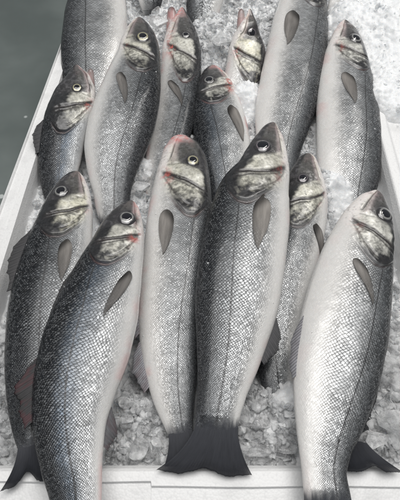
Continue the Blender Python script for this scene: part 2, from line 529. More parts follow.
class Fish:
    def __init__(self, label, snout, st, zs, tail=None, eye=None, op=None, pect=None, roll=0.0, dark=0.0, gold=.5, red=.5,
                 fat=.50, fins=(), jaw=None, seed=0, scale=19, blue=0.0, eye_r=.245, eye_col=0, lip=.07):
        self.seed, self.dark, self.roll = seed, dark, roll
        n = len(st)
        zz = np.interp(np.linspace(0, 1, n + 1), np.linspace(0, 1, len(zs)), zs)
        bk = [at(*snout, zz[0])] + [at(a[0], a[1], z) for a, z in zip(st, zz[1:])]
        be = [at(*snout, zz[0])] + [at(a[2], a[3], z) for a, z in zip(st, zz[1:])]
        bk, be = np.array(bk), np.array(be)
        cen, half = (bk + be) / 2, (bk - be) / 2
        hw = np.linalg.norm(half, axis=1)
        dr = unit(half[1:])
        dr = np.vstack([dr[:1], dr])
        d = np.r_[0, np.cumsum(np.linalg.norm(np.diff(cen, axis=0), axis=1))]
        self.L, self.kn = d[-1], d
        self._c, self._h, self._d = cen, hw ** 1.6, dr
        self.hmax = hw.max()
        self.fat = fat
        # opercle edge along the fish
        S0 = np.linspace(0, 1, 400) * self.L
        if op is None:
            self.hl = .26 * self.L
        else:
            pp = to_px(self.frame(S0)[0])
            ax = pp - np.array(op)
            self.hl = S0[np.argmin((ax ** 2).sum(1))] * 1.10
        self.root = bpy.data.objects.new('sea_bass', None)
        C.objects.link(self.root)
        o = self.frame(np.array([self.L * .45]))[0][0]
        self.o = np.array([o[0], o[1], o[2] - self.hmax * fat])
        self.root.location = self.o
        self.root['label'], self.root['category'] = label, 'fish'
        self.root['group'] = 'sea bass laid in rows on crushed ice'
        self.lip = lip
        self.gold, self.red, self.blue, self.nsc = gold, red, blue, round(scale * 1.82)
        self.et = self.find(eye) if eye else (.30 * self.hl, math.acos(.2))
        self.ehw, self.er = self.frame(np.array([self.et[0]]))[1][0], eye_r
        self.body()
        self.add_eye(self.et, eye_r, eye_col)
        if pect:
            self.add_pectoral(pect)
        if tail:
            self.add_tail(tail)
        for f in fins:
            self.add_edge_fin(*f)
        if jaw:
            self.add_jaw(*jaw)
        FISH.append(self)

    def frame(self, s):
        c = hermite(self.kn, self._c, s)
        hw = np.maximum(np.interp(s, self.kn, self._h) * .35 + hermite(self.kn, self._h, s) * .65, 1e-9) ** (1 / 1.6)
        d = unit(hermite(self.kn, self._d, s))
        t = unit(hermite(self.kn, self._c, s + 2e-4) - hermite(self.kn, self._c, np.maximum(s - 2e-4, 0)))
        d = unit(d - t * (d * t).sum(1, keepdims=True))
        nrm = np.cross(d, t)
        nrm *= np.sign(nrm[:, 2:3])
        return c, hw, d, t, nrm

    def thick(self, s):
        x = s / self.L
        return self.fat * (1 - .30 * smooth(.45, .95, x) - .52 * smooth(.955, 1.0, x)) * (1 + .10 * (1 - smooth(.1, .4, x)))

    def surf(self, s, phi, lift=0.0):
        """point on the skin; phi 0 = back edge, pi/2 = flank facing up, pi = belly edge"""
        c, hw, d, t, n = self.frame(s)
        cp, sp = np.cos(phi), np.sin(phi)
        x = np.sign(cp) * np.abs(cp) ** .92
        z = np.sign(sp) * np.abs(sp) ** .96
        th = self.thick(s) * hw * (1 + .10 * cp)
        return c + d * (x * hw)[:, None] + n * (z * th + lift)[:, None]

    def find(self, px):
        S, Ph = np.meshgrid(np.linspace(.01, .99, 260) * self.L, np.linspace(.05, math.pi - .05, 120), indexing='ij')
        P = to_px(self.surf(S.ravel(), Ph.ravel()))
        i = np.argmin(((P - np.array(px)) ** 2).sum(1))
        return S.ravel()[i], Ph.ravel()[i]

    def tt(self, phi):
        return -np.cos(phi - self.roll)

    def body(self):
        L, hl, sd = self.L, self.hl, self.seed
        u = np.r_[np.linspace(.0003, 1, 150) ** 1.35 * hl * 1.12, hl * 1.12 + np.linspace(0, 1, 171)[1:] * (L - hl * 1.12)]
        ph = np.r_[np.linspace(0, math.pi, 112), math.pi + np.linspace(0, math.pi, 26)[1:-1]]
        S, Ph = np.meshgrid(u, ph, indexing='ij')
        s, phi = S.ravel(), Ph.ravel()
        P = self.surf(s, phi)
        c, hw, d, t, n = self.frame(s)
        up = np.sin(phi) > -.3
        tt = self.tt(phi)                    # -1 back ridge .. 1 belly ridge
        a = s / hl
        ny = -np.cos(phi) * hw / self.hmax                 # isotropic skin coordinates for blotches
        nx = s / self.hmax
        N = lambda fr, k=0, o=4: fbm(nx * fr + 31, ny * fr + 7 + sd * 3.1, sd * 13 + k, o)
        w = (N(2.2, 1) - .5) * .10
        # outlines of the gill cover
        a_op = 1.01 - .47 * np.maximum(np.sqrt(np.maximum(tt + .18, 0) ** 2 + .03) - .173, 0) ** 1.12 - .50 * np.maximum(-.30 - tt, 0) ** 1.6 + w * .30
        a_pre = .640 - .15 * tt - .05 * np.maximum(-tt, 0) ** 2 + w * .45
        a_pre2 = a_pre + .030 - .02 * tt
        dop, dpre = a - a_op, a - a_pre
        inner = smooth(-.97, -.70, tt) * (1 - smooth(.80, .95, tt))
        inner2 = smooth(-.80, -.55, tt) * (1 - smooth(.72, .88, tt))
        # ---- relief
        h = np.zeros_like(s)
        plate = (1 - smooth(-.012, .012, dop)) * smooth(.42, .6, a) * inner
        h += .0011 * plate * (1 - .9 * smooth(.1, .6, tt))
        h -= .0019 * np.exp(-((dop - .026) / .018) ** 2) * inner * smooth(-.75, -.45, tt) * (1 - smooth(.20, .62, tt))
        h -= .0024 * np.exp(-((dpre - .02) / .020) ** 2) * inner2
        h -= .0014 * np.exp(-((a - a_pre2 - .03) / .016) ** 2) * inner2
        # lower limb of the opercle bones
        lim = np.exp(-((tt - (.42 - .30 * (a - .72))) / .035) ** 2) * smooth(.70, .78, a) * (1 - smooth(-.06, -.0, dop))
        h -= .0007 * lim
        h -= .0012 * np.exp(-((dop + .080) / .016) ** 2) * inner2 * smooth(-.25, .0, tt)
        # eye socket, cheek bone, maxilla, mouth, nostrils
        ea = None
        mx_c = .30 + .42 * a                                  # maxilla runs back from the snout below the eye
        mx = smooth(.02, .08, a) * (1 - smooth(.40, .47, a))
        h += .0008 * np.exp(-((tt - mx_c) / (.08 + .12 * a)) ** 2) * mx
        mouth_t = mx_c + .10 + .10 * a
        mouth = np.exp(-((tt - mouth_t) / .045) ** 2) * (1 - smooth(.34, .44, a))
        h -= .0022 * mouth * smooth(0, .05, a)
        h -= .0010 * np.exp(-((a - .455) / .018) ** 2) * smooth(.1, .25, tt) * (1 - smooth(.62, .72, tt))
        for na in (.155, .185):
            h -= .0011 * np.exp(-((a - na) / .014) ** 2 - ((tt + .22) / .05) ** 2)
        head = 1 - smooth(-.02, .02, dop)
        h += (N(7, 2) - .5) * .0009 * head * np.minimum(1, a * 4)
        h += (N(1.3, 3, 3) - .5) * .0016 * smooth(.2, 1.2, a)
        # body: flank swelling and a pinch under the pectoral
        amp = np.clip(hw / self.hmax, .3, 1) * (self.hmax / .042)
        P = P + unit(d * np.cos(phi)[:, None] * hw[:, None] + n * (np.sin(phi) * hw * .6)[:, None]) * (h * amp * up)[:, None]

        # ---- colour of the skin
        dk = self.dark
        w2 = (fbm(nx * 1.1 + 5, ny * 1.1 + sd, sd + 60) - .5) * .22
        q = tt + w2 - dk
        back = np.array([.014, .016, .020])
        mid = np.array([.108, .115, .122]) * (1 - .25 * self.blue) + np.array([-.018, 0, .026]) * self.blue
        flank = np.array([.365, .373, .380])
        belly = np.array([.66, .65, .635])
        m = smooth(-.92, -.45, q)[:, None]
        col = back * (1 - m) + mid * m
        m = smooth(-.60, .08, q)[:, None]
        col = col * (1 - m) + flank * m
        m = smooth(.10, .62, q)[:, None]
        col = col * (1 - m) + belly * m
        blot = smooth(.52, .72, fbm(nx * 4, ny * 4, sd + 90))[:, None]
        col = col * (1 - .20 * blot * (1 - smooth(.1, .5, q))[:, None])
        worn = smooth(.50, .66, fbm(nx * 1.5 + 9, ny * 2.2 + sd * 5, sd + 71))[:, None]
        col = col * (1 - .10 * worn * (1 - smooth(.0, .45, q))[:, None])
        tn = fbm(nx * 3, ny * 17, sd + 44, 3)
        tailend = smooth(.945, .988, s / L + (tn - .5) * .035)[:, None]
        col = col * (1 - tailend) + np.array([.058, .061, .070]) * tailend
        # pink bruising low on the belly behind the gills
        pk = smooth(.50, .75, fbm(nx * 2 + 4, ny * 2, sd + 33)) * smooth(.72, .95, tt) * self.red * .7
        col = col * (1 - pk[:, None] * np.array([.02, .30, .30]))

        # head colours
        hc = np.zeros_like(col)
        n1, n2, n3 = N(4.5, 4), N(11, 5), N(2, 6)
        topc = np.array([.028, .029, .031])
        snoutc = np.array([.080, .078, .082])
        goldc = np.array([.68, .65, .49]) * self.gold + np.array([.58, .58, .57]) * (1 - self.gold)
        pale = np.array([.78, .77, .71])
        white = np.array([.72, .69, .67])
        tq = tt + (n1 - .5) * .30 - dk * .6
        fore = 1 - smooth(.435, .475, a + .11 * tt + (n1 - .5) * .07)               # snout and eye zone is darker
        hc[:] = goldc
        m = (smooth(.35, .75, n1) * .6)[:, None]
        hc = hc * (1 - m) + pale * m
        m = (1 - smooth(-.66, -.46, tq))[:, None]
        hc = hc * (1 - m) + topc * m
        m = (fore * (1 - smooth(.22, .58, tq)) * .93)[:, None]
        hc = hc * (1 - m) + snoutc * (.22 + .35 * n3[:, None] + .65 * smooth(.45, .75, n2)[:, None]) * m
        m = (smooth(.52, .80, tt + (n1 - .5) * .25))[:, None]
        hc = hc * (1 - m) + white * m
        es, ep = self.et
        ed = np.hypot(nx - es / self.hmax, ny + math.cos(ep) * self.ehw / self.hmax) / self.er
        orb = (np.exp(-(np.maximum(ed - .95, 0) / .36) ** 2) * .80)[:, None]
        hc = hc * (1 - orb) + np.array([.035, .033, .036]) * orb
        mxm = (np.exp(-((tt - mx_c) / (.09 + .12 * a)) ** 2) * mx * .55)[:, None]
        hc = hc * (1 - mxm) + np.array([.40, .33, .33]) * mxm
        gr = smooth(.40, .70, .5 * N(20, 31) + .5 * N(38, 32)) * (1 - fore) * (1 - smooth(.5, .8, tt))
        hc = hc * (1 - .34 * gr[:, None])
        tone = smooth(.42, .62, N(3.2, 33)) * (1 - smooth(.3, .6, tt)) * (1 - fore)  # random darker patches behind the eye zone
        hc = hc * (1 - .30 * tone[:, None])
        # mottled opercle with its dark blotch
        opz = smooth(0.0, .05, dpre)
        mot = smooth(.40, .66, .55 * n2 + .45 * N(22, 15)) * opz * (1 - smooth(.45, .75, tt))
        stri = .5 + .5 * np.sin(60 * tt + 9 * n1)
        hc = hc * (1 - .62 * mot[:, None]) * (1 - .12 * (stri * opz)[:, None]) * (.88 + .24 * N(30, 16)[:, None])
        bl = np.exp(-((dop + .070) / .080) ** 2 - ((tt + .26) / .30) ** 2) * (.30 + 1.9 * smooth(.25, .75, .5 * n1 + .5 * n2))
        bl = np.maximum(bl, np.exp(-((dop + .026) / .034) ** 2) * inner * (1 - smooth(.0, .45, tt)) * (.35 + 1.2 * smooth(.3, .6, n1)))
        bl = np.clip(bl * 1.15, 0, 1)[:, None]
        hc = hc * (1 - bl) + np.array([.018, .018, .020]) * bl
        fl_ = (smooth(.60, .74, N(17, 8)) * .5)[:, None] * (head * smooth(-.5, -.1, tt))[:, None]
        hc = hc * (1 - fl_ * .7)
        # dark creases between the plates
        cr = np.exp(-((dpre - .022) / (.016 + .022 * n1)) ** 2) * inner2 * (.85 + .8 * n3)
        cr = np.maximum(cr, .85 * np.exp(-((a - a_pre2 - .035) / .014) ** 2) * inner2 * smooth(.22, .42, n1))
        cr = np.maximum(cr, .75 * lim)
        so = np.exp(-((dop + .080) / .014) ** 2) * inner2 * smooth(-.25, .0, tt)
        cr = np.maximum(cr, .85 * so * smooth(.2, .4, n1))
        cr = np.maximum(cr, .9 * mouth * smooth(.015, .06, a))
        cr = np.maximum(cr, .5 * np.exp(-((a - .455) / .014) ** 2) * smooth(.1, .25, tt) * (1 - smooth(.62, .72, tt)))
        for na in (.155, .185):
            cr = np.maximum(cr, .9 * np.exp(-((a - na) / .013) ** 2 - ((tt + .22) / .045) ** 2))
        cr = np.clip(cr, 0, 1)[:, None]
        hc = hc * (1 - cr) + np.array([.030, .026, .026]) * cr
        # blood at the throat and along the lower gill edge
        rd = np.exp(-((tt - .62) / .20) ** 2) * np.exp(-((a - a_pre - .05) / .085) ** 2) * smooth(.46, .62, .6 * n1 + .4 * N(14, 21)) * self.red * 1.3
        rd = np.clip(rd, 0, 1)[:, None]
        hc = hc * (1 - rd) + np.array([.40, .09, .075]) * rd
        ws = np.clip(smooth(.30, .70, tt) * smooth(.42, .60, .5 * n1 + .5 * n2) * max(0, self.red - .85) * 1.1 * (1 - smooth(.72, .95, a)), 0, .85)[:, None]
        hc = hc * (1 - ws) + np.array([.46, .17, .15]) * ws
        pkj = np.clip(np.exp(-((a - .10) / .14) ** 2) * smooth(.2, .6, tt) * self.red * .5 + self.lip * (1 - smooth(.08, .24, a + (n1 - .5) * .1)) * smooth(-.65, -.15, tt), 0, 1)[:, None]
        hc = hc * (1 - pkj) + (np.array([.58, .44, .43]) - np.array([.0, .18, .18]) * smooth(.4, .7, n2)[:, None]) * pkj

        soft = .015 + .20 * smooth(.25, .75, tt) + .16 * (1 - smooth(-.80, -.45, tt))
        hm = (1 - smooth(-soft, soft, dop))[:, None]
        col = col * (1 - hm) + hc * hm
        gap = (np.exp(-((dop - .024) / .016) ** 2) * inner * smooth(-.80, -.45, tt) * (.5 + .9 * n1) * (1 - .92 * smooth(.15, .60, tt)))[:, None]
        gcol = np.array([.035, .03, .03]) * (1 - .25 * self.red) + np.array([.13, .035, .03]) * .25 * self.red
        col = col * (1 - gap) + gcol * gap
        mem = (np.exp(-((dop + .02) / .018) ** 2) * inner * .30 * (1 - smooth(.1, .55, tt)))[:, None]
        col = col * (1 - mem) + np.array([.030, .028, .028]) * mem

        # ---- scales: cells of equal proportion that shrink with the body
        hs = np.maximum(hw[::len(ph)], self.hmax * .22)
        us = np.r_[0, np.cumsum(np.diff(u) / ((hs[1:] + hs[:-1]) / 2))]
        U = np.repeat(us, len(ph)) * self.nsc / math.pi
        Vv = phi / math.pi * self.nsc
        amt = smooth(.01, .06, dop) * (1 - .88 * smooth(.35, .78, tt + w2 * .6))
        amt *= (1 - .85 * tailend[:, 0])
        nape = smooth(.75, 1.0, a) * (1 - smooth(-.75, -.55, tt))
        amt = np.maximum(amt, nape * .8)
        lat_t = -.26 + .0 * s - .10 * np.exp(-((s / L - .30) / .10) ** 2) + .20 * smooth(.45, .95, s / L)
        lat = np.abs(tt - lat_t) * np.clip(hw / self.hmax, .3, 1) + (1 - smooth(.0, .05, dop)) + (np.sin(phi) < 0)
        con = np.clip(.95 - .80 * smooth(-.45, .55, q), .10, 1)
        o = mesh_from('body', P, np.r_[grid_faces(len(u), len(ph), True)], M_SKIN, self.root, True, self.o)
        set_attr(o, 'Col', np.clip(col, .004, 1))
        set_attr(o, 'aux', np.stack([amt, np.clip(lat, 0, 1), con], 1))
        set_attr(o, 'scaleuv', np.stack([U + sd * 36, Vv + sd * 14], 1))
        bm = bmesh.new()
        bm.from_mesh(o.data)
        bmesh.ops.holes_fill(bm, edges=[e for e in bm.edges if e.is_boundary])
        bmesh.ops.recalc_face_normals(bm, faces=bm.faces)
        bm.to_mesh(o.data)
        bm.free()
        for p in o.data.polygons:
            p.use_smooth = True
        self.bodyP = P

    def local(self, s, phi):
        e = 1e-3
        p = self.surf(np.array([s]), np.array([phi]))[0]
        a = unit(self.surf(np.array([s + e]), np.array([phi]))[0] - p)
        b = self.surf(np.array([s]), np.array([phi + e]))[0] - p
        b = unit(b - a * (a @ b))
        n = np.cross(a, b)
        if n[2] < 0:
            n = -n
        return p, a, b, n

    def add_eye(self, et, er, kind):
        p, a, b, n = self.local(*et)
        R = er * self.hmax
        nr, na = 26, 48
        r = np.linspace(0, 1, nr)
        an = np.arange(na) / na * 2 * math.pi
        Rr, An = np.meshgrid(r, an, indexing='ij')
        dome = .36 * np.sqrt(np.maximum(1 - (Rr / 1.02) ** 2, 0)) - .13
        X, Y = Rr * np.cos(An) * R, Rr * np.sin(An) * R * .93
        V = p + X.reshape(-1, 1) * a + Y.reshape(-1, 1) * b + (dome * R).reshape(-1, 1) * n
        gold = np.array([[.34, .315, .20], [.24, .24, .24], [.15, .12, .15]][kind])
        dark = np.array([.035, .033, .036])
        skin = np.array([.045, .043, .045])
        rr = Rr.ravel()[:, None]
        k0 = (.50, .54, .62)[kind]
        nz = fbm(np.cos(An.ravel()) * 4 + rr[:, 0] * 5 + self.seed, np.sin(An.ravel()) * 4 + 9, self.seed)[:, None]
        ir = gold * (.55 + .8 * nz)
        col = ir * (1 - smooth(.70, .78, rr)) + (dark * (.6 + nz)) * smooth(.70, .78, rr)
        m = smooth(.90, 1.0, rr)
        col = col * (1 - m) + skin * m
        m = np.exp(-((rr - k0 - .06) / .05) ** 2) * (.6 if kind == 0 else .14)
        col = col * (1 - m) + np.array([.50, .48, .37]) * m
        o = mesh_from('eye', V, grid_faces(nr, na, True), M_IRIS, self.root, True, self.o)
        set_attr(o, 'Col', np.clip(col, .004, 1))
        pr = np.linspace(0, 1, 12)
        Pr, Pa = np.meshgrid(pr, an, indexing='ij')
        k = (.50, .54, .62)[kind]
        dm = .36 * np.sqrt(1 - (Pr * k / 1.02) ** 2) - .13 + .03 * (1 - Pr ** 4) + .004
        V = p + (Pr * np.cos(Pa) * R * k).reshape(-1, 1) * a + (Pr * np.sin(Pa) * R * k * .95).reshape(-1, 1) * b + (dm * R).reshape(-1, 1) * n
        q = mesh_from('pupil', V, grid_faces(12, na, True), M_PUPIL, o, True, self.o)

    def fin_mesh(self, name, base, tip, nrm, col_a, col_b, rays, thick=.0009, red=0.0, nv=18, jag=.05, axis=None):
        """membrane between a base curve and a tip curve (n,3 each), with its own thickness"""
        nu = len(base)
        f = np.linspace(0, 1, nv)
        r = np.random.RandomState(self.seed * 7 + len(name))
        j = np.interp(np.linspace(0, rays, nu), np.arange(rays + 1), 1 - jag * r.rand(rays + 1) ** 2 * 2.2) + .25 * jag * np.cos(np.linspace(0, rays, nu) * 2 * math.pi)
        tip = base + (tip - base) * j[:, None]
        G = base[:, None, :] * (1 - f)[None, :, None] + tip[:, None, :] * f[None, :, None]
        if axis is not None:
            dv = tip - base
            al = (dv @ axis)[:, None] * axis
            G = base[:, None, :] + al[:, None, :] * f[None, :, None] + (dv - al)[:, None, :] * (.35 * f + .65 * f ** 2.2)[None, :, None]
        rid = .00012 * np.sin(np.linspace(0, rays, nu) * 2 * math.pi)[:, None] * (.3 + .7 * f)[None, :]
        th = thick * (1 - .75 * f)[None, :] + .00012
        A = G + nrm * (rid + th)[:, :, None]
        B = G + nrm * (rid - th)[:, :, None]
        V = np.r_[A.reshape(-1, 3), B.reshape(-1, 3)]
        Fa = grid_faces(nu, nv)
        n0 = nu * nv
        idx = np.arange(n0).reshape(nu, nv)
        loop = np.r_[idx[0, :], idx[1:, -1], idx[-1, -2::-1], idx[-2:0:-1, 0]]
        nx = np.roll(loop, -1)
        Fs = np.stack([loop, nx, nx + n0, loop + n0], 1)
        o = mesh_from(name, V, np.r_[Fa, Fa[:, ::-1] + n0, Fs[:, ::-1]], M_FIN, self.root, True, self.o)
        ff = np.tile(f, nu)
        uu = np.repeat(np.linspace(0, rays * 3, nu), nv)
        col = np.array(col_a)[None] * (1 - ff)[:, None] + np.array(col_b)[None] * ff[:, None]
        if red:
            m = (smooth(.40, .62, fbm(uu * .5, ff * 2, self.seed + 5)) * red)[:, None]
            col = col * (1 - m) + np.array([.075, .018, .024]) * m
        nz = (.75 + .5 * fbm(uu * .7, ff * 5, self.seed + 8))[:, None]
        col = np.clip(col * nz, .004, 1)
        set_attr(o, 'Col', np.r_[col, col])
        set_attr(o, 'finuv', np.tile(np.stack([uu, ff * 3], 1), (2, 1)))
        return o

    def add_pectoral(self, pt):
        (bx, tx) = pt[:2]
        dark = pt[2] if len(pt) > 2 else .5
        s0, p0 = self.find(bx)
        s1, p1 = self.find(tx)
        ln_ = s1 - s0
        hwm = self.frame(np.array([(s0 + s1) / 2]))[1][0]
        s0 -= .065 * self.hl
        ln_ = s1 - s0
        W = .115 * ln_
        nu, nv = 49, 26
        f = np.linspace(0, 1, nv)
        g = np.linspace(-1, 1, nu)
        wid = W * hermite([0, .08, .2, .34, .5, .7, .87, .96, 1], [.40, .70, .94, 1.0, .95, .80, .55, .30, .08], f)
        Fg, Gg = np.meshgrid(f, g, indexing='xy')
        tipcut = 1 - .06 * np.abs(Gg) ** 2 - .10 * Gg
        s = s0 + ln_ * Fg * tipcut + ln_ * (1 - Fg) ** 2 * (.075 * Gg ** 2 - .03 * Gg)
        phi = p0 + (p1 - p0) * Fg + Gg * wid[None, :] / (hwm * .85)
        lift = -.0008 + .0024 * smooth(0, .18, Fg) + .0005 * np.sin(Fg * math.pi * .8) * (1 - .5 * Gg ** 2) + .00018 * np.sin(Gg * 50)
        phi = np.clip(phi, -.5, math.pi + .5)
        A = self.surf(s.ravel(), phi.ravel(), 0)
        nn = self.frame(s.ravel())[4]
        dd = self.frame(s.ravel())[2]
        out = unit(nn * np.sin(phi.ravel())[:, None] + dd * np.cos(phi.ravel())[:, None])
        T = A + out * lift.ravel()[:, None]
        Bt = T - out * (.0013 * (1 - .6 * Fg.ravel()) + .0002)[:, None]
        n0 = nu * nv
        Fa = grid_faces(nu, nv)
        idx = np.arange(n0).reshape(nu, nv)
        loop = np.r_[idx[0, :], idx[1:, -1], idx[-1, -2::-1], idx[-2:0:-1, 0]]
        nx = np.roll(loop, -1)
        Fs = np.stack([loop, nx, nx + n0, loop + n0], 1)
        o = mesh_from('pectoral_fin', np.r_[T, Bt], np.r_[Fa, Fa[:, ::-1] + n0, Fs[:, ::-1]], M_PECT, self.root, True, self.o)
        fg, gg = Fg.ravel()[:, None], Gg.ravel()[:, None]
        lightc, darkc = np.array([.40, .37, .34]), np.array([.14, .135, .132])
        base = lightc * (1 - dark) + darkc * dark
        edge = np.exp(-((gg + 1) / .35) ** 2)
        root_ = 1 - smooth(.10, .34, fg + .12 * gg)
        nz = .7 + .6 * fbm(gg[:, 0] * 4, fg[:, 0] * 5, self.seed + 2)[:, None]
        col = base * nz * (1 - .45 * edge) * (1 - .80 * root_) * (1 + .35 * np.exp(-((gg - .3) / .3) ** 2))
        col = np.clip(col, .01, 1)
        set_attr(o, 'Col', np.r_[col, col])
        set_attr(o, 'finuv', np.tile(np.stack([Gg.ravel() * 8, Fg.ravel() * 3], 1), (2, 1)))

    def add_tail(self, tl):
        """tl: back lobe tip, belly lobe tip, fork (pixels), height of the rear edge"""
        bt, vt, fk, z = tl
        c, hw, d, t, n = [q[0] for q in self.frame(np.array([self.L * .978]))]
        nu = 81
        g = np.linspace(-1, 1, nu)                     # -1 = belly lobe, 1 = back lobe
        B = c + d * (g * hw * .93)[:, None] + n * (hw * .03 * np.sqrt(np.maximum(1 - g * g, 0)))[:, None]
        tb, tv, tf = at(*bt, z), at(*vt, z), at(*fk, z + .002)
        G = hermite([-1, -.55, 0, .55, 1], np.array([tv, tv * .50 + tf * .50 + t * .004, tf, tb * .50 + tf * .50 + t * .004, tb]), g)
        n2 = unit(np.cross(tb - tv, tf - c))
        if n2[2] < 0:
            n2 = -n2
        col = [.060, .063, .073]
        o = self.fin_mesh('tail_fin', B, G, n2, col, [.020, .022, .028], 24, .0018, 0, 30, .014, t)
        return o

    def add_edge_fin(self, name, f0, f1, side, height, sweep=.8, col=.06, red=0.0, rays=10, up=.25):
        """fin along the back (side 1) or the belly (side -1) between two fractions of the length; height in metres"""
        nu = 8 * rays + 1
        s = np.linspace(f0, f1, nu) * self.L
        c, hw, d, t, n = self.frame(s)
        roll = self.roll
        e = unit(d * math.cos(roll) * side + n * (math.sin(roll) * side if side > 0 else -math.sin(roll)))
        B = c + d * (side * hw * math.cos(roll) * .95)[:, None] + n * (self.thick(s) * hw * math.sin(roll) * side)[:, None]
        f = np.linspace(0, 1, nu)
        prof = height * (smooth(-.12, .28, f)) * (1 - .55 * smooth(.35, 1.05, f))
        T = B + e * prof[:, None] + t * (prof * sweep)[:, None] + n * (prof * up)[:, None]
        k = np.array([col, col, col * 1.08])
        self.fin_mesh(name, B, T, n[nu // 2], k * 1.3, k * .7, rays, .0009, red, 14, .12)

    def add_jaw(self, tip, back, w):
        """open lower jaw: a tapered bone from the throat to its tip"""
        z0 = self._c[0][2]
        a, b = at(*back, z0 - .040), at(*tip, z0 + .001)
        ax = unit(b - a)
        side = unit(np.cross(ax, [0, 0, 1.0]))
        upv = np.cross(side, ax)
        nu, nv = 40, 28
        f = np.linspace(0, 1, nu)
        r = w * (1 - .50 * f ** 1.6) * np.sqrt(np.maximum(1 - (np.maximum(f - .86, 0) / .1401) ** 2, 0)) * np.sqrt(np.minimum(1, f / .06))
        an = np.arange(nv) / nv * 2 * math.pi
        V = []
        for i in range(nu):
            p = a + (b - a) * f[i]
            V.append(p + side * (np.cos(an) * r[i])[:, None] + upv * (np.sin(an) * r[i] * .8)[:, None])
        V = np.concatenate(V)
        o = mesh_from('lower_jaw', V, grid_faces(nu, nv, True), M_SKIN, self.root, True, self.o)
        ff = np.repeat(f, nv)
        nz = fbm(ff * 9, np.tile(an, nu) * 2, self.seed + 3)[:, None]
        col = np.array([.44, .37, .36]) * (1 - np.array([.25, .52, .52]) * np.minimum(self.red, 1) * smooth(.35, .6, nz)) * (.8 + .4 * nz)
        col = col * (1 - smooth(.8, 1, ff)[:, None] * .6)
        set_attr(o, 'Col', np.clip(col, 0, 1))
        set_attr(o, 'aux', np.tile(np.array([[0, 1, 0.0]]), (len(V), 1)))
        set_attr(o, 'scaleuv', np.zeros((len(V), 2)))


# front row
Fish('large dark backed sea bass at the front left corner, its tail over the box rim', (132, 200.5),
     [(121, 206, 139, 206.5), (111, 214.5, 142, 217), (101, 226, 144, 231), (90, 244, 143, 255), (73, 271, 141, 285), (56, 304, 137, 322), (42, 342, 130, 355), (33, 385, 117, 390),
      (33, 425, 107, 425), (40, 458, 103, 459), (49, 490, 102, 491), (54, 520, 101, 521), (59, 540, 100, 541)], (.100, .098, .092, .088, .085),
     tail=((45, 590), (125, 590), (85, 575), .075), eye=(127, 218), op=(113, 263), pect=((129, 273), (105, 314), .75), roll=.12, dark=.30, gold=.35, red=.95, blue=.8, seed=1,
     fins=(('dorsal_fin', .27, .50, 1, .005, 1.2, .025, 0, 9), ('second_dorsal_fin', .57, .72, 1, .015, 1.0, .025, .6, 10), ('anal_fin', .68, .80, -1, .011, 1.4, .10, .3, 9)), scale=19, eye_col=1)
Fish('largest sea bass, in the middle, its wide dark tail fin spread on the front rim', (274, 122.3),
     [(263, 130, 280, 128.5), (255, 140, 284.5, 139), (245, 155, 288, 155), (235, 172, 290, 173), (220, 187, 290, 195), (207, 222, 289, 226), (199, 262, 285, 262), (195, 305, 278, 305),
      (196, 350, 263, 352), (197, 390, 247, 392), (195, 418, 239, 420), (194, 434, 238, 436)], (.105, .100, .092, .082, .072),
     tail=((156, 470), (252, 475), (204, 469), .0665), eye=(263, 146), op=(249, 201), pect=((263, 200), (259, 248), .35), roll=.05, dark=.16, gold=.5, red=.40, seed=2,
     fins=(('dorsal_fin', .30, .52, 1, .0035, 1.6, .02, 0, 9), ('anal_fin', .68, .80, -1, .012, 1.3, .05, 0, 9)), scale=21, eye_col=2)
Fish('pale bellied sea bass at the front right corner, its back along the right box wall', (377, 190),
     [(384, 194.5, 368, 194.5), (388.5, 203, 357, 203), (392, 214, 347, 215), (394, 232, 336, 232), (393, 262, 322, 256), (391, 300, 308, 295), (386, 338, 298, 338), (377, 375, 293, 380), (363, 415, 294, 420),
      (351, 445, 298, 450), (346, 470, 302, 474), (350, 492, 304, 497), (353, 507, 305, 511)], (.105, .100, .092, .088, .085),
     tail=((394, 562), (316, 566), (356, 552), .075), eye=(385, 214), op=(374, 262), pect=((356, 261), (371, 303), .6), roll=-.26, dark=.06, gold=.25, red=.2, seed=3,
     fins=(('second_dorsal_fin', .62, .76, 1, .005, 1.6, .04, 0, 9), ('pelvic_fin', .52, .70, -1, .011, 1.6, .22, .1, 6)), scale=20, eye_col=1)
# second row
Fish('slim silver sea bass with pink mouth and gold gill cover, left of the largest fish', (184, 135),
     [(194, 140, 171, 140), (201, 148, 164, 149), (206.5, 159, 160, 162), (210, 178, 155, 180), (212, 205, 149, 208), (212, 240, 144, 240), (208, 280, 140, 280), (203, 320, 138, 322), (199, 360, 143, 360),
      (196, 395, 152, 397), (194, 420, 163, 422), (193, 440, 172, 442)], (.074, .070, .064, .060, .055),
     tail=((207, 472), (163, 470), (186, 462), .052), eye=(193, 160), op=(187, 213), pect=((167, 212), (163, 253), .5), roll=-.12, dark=-.02, gold=.5, red=.75, lip=1.0, seed=4,
     fins=(('second_dorsal_fin', .52, .76, 1, .014, 1.0, .03, 0, 11), ('pelvic_fin', .58, .72, -1, .012, 1.5, .20, .3, 6), ('anal_fin', .74, .86, -1, .013, 1.2, .22, .3, 7)), scale=23, eye_col=0)
Fish('sea bass half hidden between the largest fish and the pale bellied front right one', (308, 153),
     [(301, 157, 315, 157), (295, 164.5, 319, 166), (289, 174, 323, 177), (286, 190, 327, 195), (278, 212, 327, 221), (268, 240, 322, 250), (259, 270, 315, 280), (252, 305, 306, 312), (251, 340, 299, 345),
      (258, 372, 296, 376), (268, 398, 293, 400), (275, 415, 292, 417)], (.070, .065, .058, .052, .048),
     tail=((268, 440), (300, 440), (286, 434), .020), eye=(303, 178), op=(297, 224), pect=((314, 227), (321, 264), .6), roll=.05, dark=.10, gold=.5, red=.35, seed=5,
     fins=(('second_dorsal_fin', .55, .78, 1, .013, 1.0, .035, 0, 10),), scale=21, eye_col=2)
